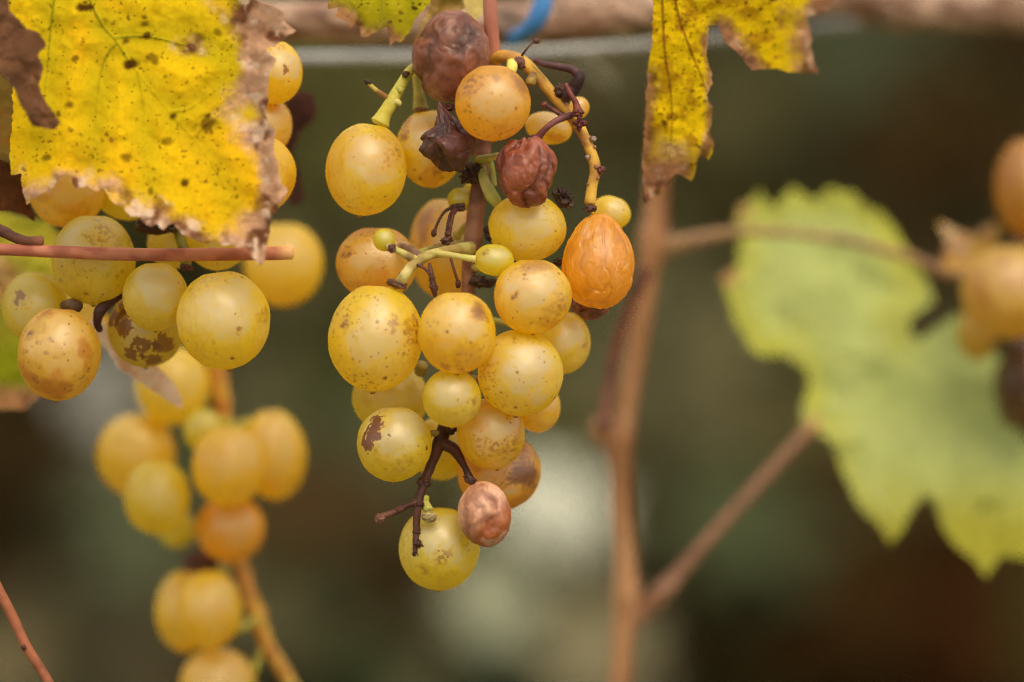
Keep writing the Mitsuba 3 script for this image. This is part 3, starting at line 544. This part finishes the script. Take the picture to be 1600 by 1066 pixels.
# ------------------------------------------------------------------ leaves
def leaf(key, outline, depth, base, veins=(), dry=None, spots=0, green=0.0, step=2.4, seed=0, crumple=1.0, dry_cols=((206, 166, 138), (124, 80, 58), (230, 204, 184)),
         vein_col=(150, 150, 60), spot_col=(84, 42, 22), jag=2.5, tint=None, mottle=0.0, vein_h=0.35, vein_w=2.2, curl=0.0, quilt=0.0, blots=(), vein_s=lambda x, y: 0.75 + 0 * x):
    """A blade: outline in photo pixels, depth(x, y) in mm, base colour; dry(x, y, edge distance) = how far the tissue has browned."""
    o = np.asarray(outline, float)
    ring = Polygon(o).exterior
    s = np.arange(0, ring.length, step)
    b = np.array([ring.interpolate(t).coords[0] for t in s])
    b += jag * (np.stack([meshkit.fbm(np.stack([b[:, 0], b[:, 1], 0 * s + 3 * k], 1) * 0.16, 3, seed + k) for k in range(2)], 1) - 0.5) * 2
    poly = Polygon(b).buffer(0)
    if poly.geom_type != 'Polygon':
        poly = max(poly.geoms, key=lambda g: g.area)
    b = np.array(poly.exterior.coords)[:-1]
    x0, y0, x1, y1 = poly.bounds
    gx, gy = np.meshgrid(np.arange(x0, x1, step), np.arange(y0, y1, step * 0.9))
    gx = gx + (np.arange(len(gx)) % 2)[:, None] * step * 0.5
    g = np.stack([gx.ravel(), gy.ravel()], 1)
    bt = cKDTree(b)
    g = g[shapely.contains_xy(poly, g[:, 0], g[:, 1])]
    g = g[bt.query(g)[0] > 0.55 * step]
    p = np.vstack([b, g])
    tri = Delaunay(p).simplices
    cen = p[tri].mean(1)
    tri = tri[shapely.contains_xy(poly, cen[:, 0], cen[:, 1])]
    edge = bt.query(p)[0]
    x, y = p[:, 0], p[:, 1]
    q3 = np.stack([x, y, 0 * x + seed * 31], 1)
    d = depth(x, y) + crumple * (9 * (fb(q3 * 0.011, 3, seed) - 0.5) + 2.0 * (fb(q3 * 0.045, 3, seed + 1) - 0.5))
    cell = ridge(q3 * 0.11, 2, seed + 3)
    d += -0.28 * crumple * cell
    C = np.tile(lin(base), (len(p), 1)) * (0.82 + 0.36 * fb(q3 * 0.02, 4, seed + 4))[:, None]
    if tint is not None:
        C = tint(x, y, C, edge, q3)
    C *= (1 - 0.10 * sm(0.8, 1.0, cell))[:, None]
    vm = np.zeros(len(p)); near = np.zeros(len(p))
    for vpts in veins:
        sp = spline([(a_[0], a_[1], 0, 0) for a_ in vpts], 24)[:, :2]
        dist, at = cKDTree(sp).query(p)
        wdt = vein_w * (1.15 - 0.75 * at / len(sp))
        vm = np.maximum(vm, sm(wdt * 1.3, wdt * 0.4, dist)); near = np.maximum(near, sm(46, 0, dist + 20 * (fb(q3 * 0.04, 3, seed + 6) - 0.5)))
    if len(veins):
        d += -quilt * sm(0, 55, cKDTree(np.vstack([spline([(a_[0], a_[1], 0, 0) for a_ in vp], 24)[:, :2] for vp in veins])).query(p)[0])
    C = blend(C, lin((176, 176, 30)), near * green)
    C = blend(C, lin(vein_col), vm * vein_s(x, y))
    d += -vein_h * vm
    if mottle:
        mm = sm(0.50, 0.66, fb(q3 * 0.05, 4, seed + 8)) * mottle
        C = blend(C, lin((150, 86, 26)), mm)
    if spots:
        rs = np.random.default_rng(seed + 5); pt = cKDTree(p)
        for _ in range(spots):
            c = p[rs.integers(len(p))]; a = rs.uniform(1.5, 3.6) * (2.2 if rs.random() < 0.03 else 1)
            ids = np.array(pt.query_ball_point(c, a * 2.2), int)
            th = rs.uniform(0, 3.1); dv = p[ids] - c
            dd = np.hypot(dv @ [math.cos(th), math.sin(th)], 1.5 * (dv @ [-math.sin(th), math.cos(th)])) * (0.75 + 0.5 * fb(q3[ids] * 0.3, 2, seed))
            w = sm(a * 1.2, a * 0.55, dd) * rs.uniform(0.45, 0.95)
            C[ids] = blend(C[ids], lin(spot_col if rs.random() < 0.7 else (150, 92, 36)), w)
    for (bx, by, ba, st) in blots:
        w = sm(ba * 1.3, ba * 0.4, np.hypot(x - bx, (y - by) * 1.25) + ba * 1.8 * (fb(q3 * 0.09, 3, seed + 15) - 0.5)) * st
        C = blend(C, lin((74, 36, 20)), w)
    if dry is not None:
        w = np.clip(dry(x, y, edge, fb(q3 * 0.028, 5, seed + 9)), 0, 1)
        dc = np.tile(lin(dry_cols[0]), (len(p), 1))
        dc = blend(dc, lin(dry_cols[1]), sm(0.46, 0.66, fb(q3 * 0.035, 5, seed + 10)))
        dc = blend(dc, lin(dry_cols[2]), sm(0.55, 0.72, fb(q3 * 0.06, 4, seed + 11)))
        dc *= (0.72 + 0.56 * fb(q3 * 0.16, 4, seed + 12))[:, None]
        C = C * (1 - w[:, None]) + dc * w[:, None]
        d += w * crumple * (6 * (fb(q3 * 0.022, 3, seed + 13) - 0.5) + 1.3 * (ridge(q3 * 0.035, 3, seed + 14) - 0.6)) - curl * w * sm(30, 0, edge)
    V = P(x, y, d)
    put(key, (V, tri[:, ::-1], np.clip(C, 0, 1)), 'leaf_blade')     # the face towards the lens is the front
    return key


def seg(x, y, pts):
    """Distance of (x, y) from a polyline."""
    sp = spline([(a[0], a[1], 0, 0) for a in pts], 16)[:, :2]
    return cKDTree(sp).query(np.stack([x, y], 1))[0]


# the big yellow leaf at top left
L1 = [(10, -110), (12, 0), (14, 60), (18, 120), (20, 178), (16, 223), (15, 250), (18, 274), (32, 271), (34, 290), (41, 320), (60, 306), (83, 293), (92, 278), (108, 271), (114, 285), (118, 297), (136, 290), (150, 300), (163, 293), (170, 308), (179, 319), (190, 322), (204, 338),
      (217, 338), (226, 350), (236, 354), (246, 350), (255, 360), (262, 352), (271, 348), (284, 366), (300, 372), (312, 378), (325, 383), (330, 374), (338, 373), (348, 384), (360, 382), (372, 388), (383, 386), (394, 402), (408, 416), (415, 405), (420, 370), (423, 341), (436, 322), (450, 297), (440, 286), (437, 274),
      (432, 250), (427, 230), (431, 204), (420, 194), (415, 179), (419, 160), (418, 144), (421, 118), (431, 92), (415, 77), (432, 70), (447, 57), (463, 48), (448, 36), (440, 29), (447, 22), (428, 10), (400, 0), (383, -10), (340, -110)]
right = [(400, -20), (425, 40), (425, 120), (428, 200), (440, 290), (415, 400)]
bottom = [(30, 300), (120, 290), (180, 320), (250, 355), (330, 380), (410, 405)]
leaf(tag('vine_leaf', 'big yellow vine leaf at top left, speckled brown with dry pinkish edges', 'leaf'), L1,
     lambda x, y: -17 - 0.022 * (y - 150) + 3e-4 * (x - 220) ** 2 * 0.25 - 0.02 * (x - 220), (254, 214, 30),
     veins=[[(115, -60), (140, 0), (160, 40), (182, 66), (215, 115), (265, 175), (300, 215), (335, 262), (365, 320)], [(180, 60), (210, 57), (240, 59), (290, 72), (350, 90)], [(182, 68), (166, 88), (155, 130), (150, 190), (142, 250)], [(90, -40), (82, 20), (76, 80), (70, 150), (60, 230)],
            [(300, 215), (325, 192), (355, 172), (390, 165)], [(215, 115), (224, 160), (225, 220), (235, 290)], [(265, 175), (300, 168), (350, 130)]],
     dry=lambda x, y, e, n: np.maximum.reduce([sm(84, 12, seg(x, y, right) + 150 * (n - 0.5)) * sm(20, 90, x - 260 + 0 * y), sm(46, 4, seg(x, y, bottom) + 110 * (n - 0.5)), sm(24, 10, np.hypot((x - 300) / 1.6, (y - 75)) + 50 * (n - .5)) * .7]),
     spots=520, green=0.4, seed=1, tint=lambda x, y, C, e, q: blend(blend(C, lin((226, 206, 36)), 0.45 * sm(0.4, 0.7, fb(q * 0.008, 3, 71)) * sm(240, 40, y)), lin((252, 196, 30)), 0.6 * sm(0.45, 0.65, fb(q * 0.012, 4, 72))), vein_col=(150, 148, 30), vein_s=lambda x, y: 0.8 * sm(200, 30, y) + 0.08, curl=5, quilt=2.2, blots=[(133, 13, 11, .95), (228, 56, 8, .9), (205, 100, 11, .95), (240, 91, 13, .7), (300, 74, 9, .9), (272, 180, 8, .9), (322, 196, 16, .75), (262, 220, 9, .6), (288, 285, 9, .9), (199, 246, 10, .7), (108, 164, 8, .7), (226, 38, 7, .7), (340, 48, 9, .6), (72, 247, 7, .7), (310, 60, 10, .5), (197, 64, 7, .8), (165, 32, 7, .6)])

# dried brown leaf hanging over it at the left edge
L2 = [(-90, -70), (12, -70), (14, 0), (16, 16), (30, 32), (41, 45), (60, 51), (73, 69), (60, 86), (68, 108), (60, 134), (73, 163), (86, 178), (94, 191), (86, 203), (68, 200), (51, 198), (41, 178), (30, 160), (22, 140), (16, 128), (0, 115), (-50, 100), (-90, 60)]
leaf(tag('vine_leaf_001', 'dried brown leaf curling over the left edge of the big yellow leaf', 'leaf'), L2, lambda x, y: -32 + 0.06 * (x - 40) + 0.0 * y, (112, 80, 60), seed=2, crumple=1.5,
     dry=lambda x, y, e, n: sm(0.35, 0.7, n) * 0.85, dry_cols=((128, 92, 70), (84, 58, 46), (160, 118, 92)), veins=[[(-40, -60), (10, 60), (50, 150), (86, 198)]], vein_col=(140, 100, 76))
# small speckled yellow-green leaf at the top
L3 = [(505, -70), (520, -20), (512, 14), (528, 12), (522, 27), (534, 30), (545, 34), (546, 46), (556, 40), (562, 42), (564, 59), (578, 56), (592, 48), (604, 41), (607, 56), (609, 73), (618, 64), (626, 66), (638, 52), (646, 35), (660, 17), (674, 0), (686, -40), (670, -70)]
leaf(tag('vine_leaf_002', 'small yellow-green leaf with brown torn teeth at the top beside the brown berry', 'leaf'), L3, lambda x, y: -4 + 0.05 * (y - 20) + 0 * x, (216, 200, 40), seed=3, step=1.6, spots=70,
     dry=lambda x, y, e, n: sm(26, 4, e + 46 * (n - 0.45)) * sm(-10, 20, y) * np.clip(sm(640, 560, x) + 1.0 * sm(24, 6, np.hypot(x - 612, y - 58)), 0, 1), dry_cols=((190, 140, 98), (110, 70, 44), (206, 164, 120)),
     veins=[[(600, -60), (598, 0), (600, 40)], [(600, -60), (560, 0), (540, 30)], [(600, -60), (640, -10), (650, 20)]], green=.5, vein_col=(196, 190, 70), crumple=.7, vein_w=1.6)
L4 = [(640, -60), (672, 0), (664, 28), (652, 52), (646, 66), (656, 62), (672, 48), (690, 34), (712, 22), (730, 10), (752, -6), (770, -60)]
leaf(tag('vine_leaf_003', 'olive brown leaf underside at the top, just behind the large brown berry', 'leaf'), L4, lambda x, y: 14 + 0.02 * (y - 20) + 0 * x, (120, 100, 40), seed=4, step=1.8, mottle=.5, crumple=.8,
     dry=lambda x, y, e, n: sm(26, 2, e + 30 * (n - .5)) * .8, dry_cols=((206, 170, 104), (150, 112, 70), (226, 206, 150)))
L4b = [(728, -40), (724, 6), (732, 26), (742, 34), (752, 22), (756, 4), (752, -40)]
leaf(tag('vine_leaf_004', 'scrap of pale yellow leaf between the large brown berry and the pinkish stalk', 'leaf'), L4b, lambda x, y: 12 + 0 * x, (226, 206, 130), seed=14, step=2, crumple=.4)
# speckled leaf at top right of the bunch
L5 = [(1016, -60), (1020, 0), (1019, 62), (1011, 124), (1008, 186), (1004, 240), (1003, 263), (1005, 300), (1008, 319), (1020, 308), (1036, 300), (1046, 284), (1057, 272), (1070, 276), (1082, 283), (1087, 266), (1091, 248), (1096, 240), (1107, 251), (1112, 240), (1116, 226), (1108, 204), (1111, 186), (1113, 167), (1106, 158), (1105, 149),
      (1112, 132), (1113, 115), (1106, 98), (1104, 84), (1106, 60), (1107, 40), (1122, 40), (1128, 56), (1135, 68), (1150, 80), (1162, 94), (1175, 111), (1186, 108), (1197, 108), (1215, 107), (1234, 113), (1258, 114), (1279, 115), (1272, 100), (1271, 90), (1267, 74), (1268, 59), (1262, 40), (1262, 25), (1280, 22), (1299, 14), (1300, -10), (1290, -60)]
leaf(tag('vine_leaf_005', 'narrow-lobed yellow leaf with dark speckles hanging right of the central bunch', 'leaf'), L5, lambda x, y: 4 + 0.03 * (y - 100) + 0.0011 * (x - 1070) ** 2 * 0.5, (236, 200, 22), seed=5, spots=520, step=2.0, mottle=.55,
     spot_col=(92, 48, 18), vein_col=(120, 74, 30), crumple=.9, vein_w=2.6,
     veins=[[(1034, -40), (1036, 30), (1040, 90), (1048, 140), (1050, 200), (1045, 260)], [(1046, -40), (1062, 30), (1080, 80), (1096, 120), (1108, 150)]],
     dry=lambda x, y, e, n: np.maximum.reduce([sm(70, 10, seg(x, y, [(1004, 320), (1010, 290), (1040, 270)]) + 70 * (n - .5)), sm(60, 14, seg(x, y, [(1278, 112), (1272, 60), (1290, 0)]) + 90 * (n - .5)), sm(30, 4, seg(x, y, [(1125, 45), (1150, 80), (1175, 108)]) + 34 * (n - .5)),
                                               sm(24, 4, seg(x, y, [(1012, 120), (1008, 200), (1004, 280)]) + 40 * (n - .5)) * .9, sm(14, 2, seg(x, y, [(1106, 60), (1110, 120), (1112, 200), (1096, 250)]) + 20 * (n - .5)) * .9]),
     dry_cols=((168, 120, 88), (96, 60, 40), (206, 170, 142)))
# the green leaf, far out of focus at right
L6 = [(1157, 320), (1172, 316), (1187, 296), (1198, 318), (1212, 324), (1228, 306), (1240, 292), (1256, 306), (1274, 314), (1288, 302), (1300, 292), (1316, 304), (1332, 300), (1345, 318), (1375, 331), (1396, 356), (1413, 384), (1430, 410), (1443, 432), (1460, 470), (1436, 486), (1418, 504), (1424, 522), (1436, 532), (1452, 520), (1470, 506), (1499, 489),
      (1540, 538), (1570, 570), (1587, 607), (1592, 679), (1620, 702), (1680, 760), (1700, 840), (1650, 900), (1600, 873), (1563, 868), (1540, 904), (1526, 880), (1511, 868), (1490, 850), (1473, 826), (1462, 790), (1449, 771), (1438, 782), (1426, 797), (1410, 830), (1392, 851), (1378, 828), (1364, 811), (1350, 800), (1336, 783), (1328, 760), (1317, 740),
      (1308, 712), (1298, 688), (1276, 676), (1260, 674), (1252, 650), (1255, 631), (1264, 606), (1262, 580), (1225, 556), (1190, 556), (1168, 540), (1162, 520), (1148, 505), (1142, 480), (1136, 463), (1126, 433), (1142, 424), (1158, 410), (1152, 390), (1161, 369), (1150, 345)]
leaf(tag('vine_leaf_006', 'large pale green leaf with yellow edges, blurred at right', 'leaf'), L6, lambda x, y: 134 + 0.02 * (x - 1300) - 0.05 * (y - 560) - 0.00006 * (y - 560) ** 2, (198, 212, 134), seed=6, step=5, spots=0, crumple=1.2,
     veins=[[(1262, 668), (1330, 600), (1400, 500), (1420, 400)], [(1262, 668), (1240, 560), (1220, 450), (1240, 330)], [(1262, 668), (1400, 680), (1520, 700), (1640, 790)], [(1262, 668), (1350, 730), (1400, 830)]], vein_col=(196, 204, 140), vein_w=5,
     tint=lambda x, y, C, e, q: blend(blend(C, lin((204, 204, 60)), sm(70, 0, e + 70 * (fb(q * 0.012, 3, 61) - 0.5)) * 0.7 * sm(1480, 1380, x + 0.4 * (y - 500))), lin((166, 160, 40)), 0.85 * sm(690, 850, y + 60 * (fb(q * 0.02, 3, 62) - .5))), dry=lambda x, y, e, n: sm(22, 6, np.hypot(x - 1140, y - 432)) + sm(24, 8, np.hypot(x - 1160, y - 330)) * .7, dry_cols=((196, 150, 110),) * 3)
put('vine_leaf_006__petiole', tube([(984, 975, 118, 13), (1006, 956, 118, 13), (1034, 926, 118, 17), (1060, 896, 120, 12), (1100, 850, 122, 10), (1200, 740, 125, 10), (1276, 660, 128, 10)], [(140, 104, 80), (122, 86, 64)], bump=.05, seed=91, per=10, tip=(190, 150, 90)), 'stem_bark')
# small curled yellow leaf beside the right-hand bunch
L7 = [(1462, 345), (1480, 352), (1500, 362), (1520, 368), (1545, 350), (1562, 352), (1558, 380), (1540, 400), (1528, 425), (1500, 432), (1480, 422), (1472, 398), (1482, 378)]
leaf(tag('vine_leaf_007', 'small curled yellow and cream leaf beside the bunch at the right edge', 'leaf'), L7, lambda x, y: 122 + 0.08 * (x - 1510), (226, 182, 90), seed=7, step=3.5, crumple=2, dry=lambda x, y, e, n: sm(.45, .6, n) * .8, dry_cols=((214, 176, 150), (170, 120, 96), (236, 214, 190)))
# soft yellow-green leaf behind the left bunch, and dried scraps
L8 = [(-90, 300), (-20, 325), (30, 338), (75, 345), (98, 372), (110, 410), (108, 450), (150, 470), (172, 500), (160, 540), (90, 590), (40, 640), (-20, 640), (-90, 600)]
leaf(tag('vine_leaf_008', 'soft yellow-green leaf behind the left bunch at the left edge', 'leaf'), L8, lambda x, y: 44 + 0.02 * (x - 20), (206, 200, 70), seed=8, step=3.5, crumple=1.6,
     tint=lambda x, y, C, e, q: blend(blend(C, lin((236, 196, 90)), sm(60, 140, x)), lin((170, 176, 40)), sm(500, 560, y)), dry=lambda x, y, e, n: np.maximum(sm(44, 10, seg(x, y, [(-20, 400), (10, 440), (40, 470)]) + 40 * (n - .5)) * .8, sm(590, 620, y)), dry_cols=((214, 160, 110), (150, 100, 84), (230, 190, 150)))
L9 = [(148, 484), (160, 500), (172, 520), (196, 545), (224, 562), (248, 574), (270, 596), (284, 622), (286, 640), (268, 630), (240, 612), (212, 592), (186, 576), (172, 552), (152, 528), (140, 505)]
leaf(tag('vine_leaf_009', 'curled strip of cream-pink dry leaf below the left bunch', 'leaf'), L9, lambda x, y: 26 - 0.04 * (x - 200) - 0.12 * (y - 0.9 * x - 380), (240, 212, 186), seed=9, step=2.4, crumple=1.2, dry=lambda x, y, e, n: sm(.4, .6, n) * .7, dry_cols=((236, 208, 186), (214, 160, 124), (246, 230, 214)))
L10 = [(-80, 240), (0, 248), (30, 262), (40, 285), (46, 312), (56, 348), (36, 336), (14, 330), (-80, 330)]
leaf(tag('vine_leaf_010', 'dark brown dried leaf tip at the left edge under the big yellow leaf', 'leaf'), L10, lambda x, y: 6 + 0.05 * x, (92, 58, 36), seed=10, step=2.6, crumple=1.5, dry=lambda x, y, e, n: sm(.4, .6, n) * .6, dry_cols=((110, 70, 46), (66, 40, 26), (140, 92, 60)))
L11 = [(452, 150), (470, 140), (488, 146), (497, 166), (490, 190), (470, 206), (456, 240), (470, 270), (476, 310), (455, 325), (440, 290), (430, 200)]
leaf(tag('vine_leaf_011', 'small dark brown dried leaf right of the big yellow leaf', 'leaf'), L11, lambda x, y: 46 + 0.04 * (y - 150), (76, 50, 44), seed=11, step=2.6, crumple=1.5)
L12 = [(-60, 96), (6, 112), (20, 132), (30, 168), (22, 200), (24, 250), (-60, 260)]
leaf(tag('vine_leaf_012', 'shaded tan and olive leaf at the left edge behind the dried brown one', 'leaf'), L12, lambda x, y: 18 + 0 * x, (146, 120, 60), seed=12, step=3, crumple=1.5, mottle=.6)

# ------------------------------------------------------------------ canes, wire, tie
CANE = [(146, 102, 66), (122, 82, 54), (166, 124, 88)]
put(tag('vine_cane', 'upright orange-brown vine cane with swollen nodes, blurred right of the central bunch', 'cane'),
    tube([(1040, -60, 118, 17), (1036, 118, 118, 17), (1030, 250, 118, 18), (1024, 330, 118, 19), (1020, 378, 118, 24), (1012, 430, 118, 18), (1000, 510, 118, 17), (986, 590, 118, 17), (975, 650, 118, 18), (966, 688, 118, 25), (968, 730, 118, 18), (970, 800, 118, 17), (976, 880, 118, 18), (978, 932, 118, 23), (974, 980, 118, 18), (970, 1040, 118, 18), (966, 1120, 118, 18)], CANE, bump=.04, seed=101, per=10, stretch=.12), 'stem_bark')
put('vine_cane__bud', blob(934, 676, 118, 13, 24, -10, [(166, 110, 84), (130, 118, 66)], 90, rough=.2), 'stem_bark')
put('vine_cane__bud_001', blob(1046, 376, 118, 14, 10, 0, [(170, 150, 136), (140, 110, 96)], 91, rough=.2), 'stem_bark')
put(tag('vine_cane_001', 'thin dark reddish shoot running close beside the upright cane', 'cane'), tube([(1012, 420, 96, 9), (985, 480, 96, 9), (962, 545, 96, 9), (950, 610, 94, 9), (940, 670, 88, 9)], [(112, 66, 46), (90, 52, 38)], bump=.05, seed=102), 'stem_bark')
put(tag('vine_cane_002', 'smooth pinkish shoot with a cut end crossing in front of the left bunch', 'cane'),
    tube([(-90, 390, -10, 9), (0, 390, -10, 9.5), (80, 393, -10, 10), (150, 396, -10.5, 10.5), (230, 398, -11, 10.5), (300, 398, -11, 10.5), (380, 397, -11, 10.5), (430, 396, -11, 11), (456, 395, -11, 11)], [(176, 106, 84), (158, 90, 70), (190, 124, 98)], bump=.03, seed=103, stretch=1, per=10, tip=(224, 176, 120)), 'stem_bark')
put(tag('vine_cane_003', 'short dark brown stub of a shoot at the left edge above the pinkish shoot', 'cane'), tube([(-80, 330, -4, 9), (0, 360, -8, 9), (20, 370, -9, 8), (42, 377, -10, 8), (66, 376, -10, 8)], [(104, 62, 44), (80, 46, 34)], bump=.06, seed=104, tip=(150, 96, 70)), 'stem_bark')
put(tag('vine_cane_004', 'thin reddish-brown shoot at the bottom left corner', 'cane'), join([tube([(-40, 850, -4, 8), (0, 925, -4, 8), (20, 965, -4, 8), (42, 1012, -4, 8), (66, 1050, -4, 8), (100, 1110, -4, 8)], [(156, 94, 66), (130, 76, 54)], bump=.05, seed=105, per=10), blob(37, 1012, -5, 5, 6, 0, DK, 95)]), 'stem_bark')
put(tag('woody_vine', 'thick brown woody vine running along the top of the picture, blurred', 'vine'), tube([(-200, 40, 66, 34), (200, 36, 68, 33), (450, 34, 70, 32), (700, 38, 72, 33), (860, 30, 78, 34), (1000, 18, 90, 33), (1150, 2, 112, 33), (1300, -6, 136, 32), (1400, 10, 150, 34), (1480, 14, 160, 32), (1560, 12, 168, 33), (1660, 18, 176, 33), (1800, 10, 186, 33)],
    [(128, 92, 72), (84, 54, 36), (176, 148, 128)], bump=.09, seed=106, per=14, stretch=4, freq=.35, sides=20), 'stem_bark')
put(tag('trellis_wire', 'pale grey trellis wire running along the top under the woody vine', 'wire'), tube([(-200, 122, 110, 9), (430, 93, 110, 9), (700, 88, 112, 9), (1000, 72, 116, 8), (1300, 42, 150, 8), (1800, 0, 230, 8)], [(170, 172, 174), (150, 152, 156)], bump=.01, seed=107), 'plain')
put(tag('plastic_tie', 'blue plastic tie looped round the woody vine', 'tie'), tube([(800, -20, 66, 13), (826, -26, 60, 13), (848, -14, 58, 13), (848, 6, 58, 15), (840, 28, 58, 15), (826, 46, 60, 13), (810, 58, 66, 13), (798, 62, 78, 12)], [(74, 138, 204), (62, 122, 190)], bump=.01, seed=108, per=10), 'plain')
put(tag('twine', 'end of pale grey twine slanting down below the woody vine', 'twine'), tube([(820, -4, 210, 6), (868, 52, 212, 6), (910, 92, 214, 6), (956, 136, 216, 6)], [(140, 138, 118), (126, 124, 106)], bump=.05, seed=109), 'plain')
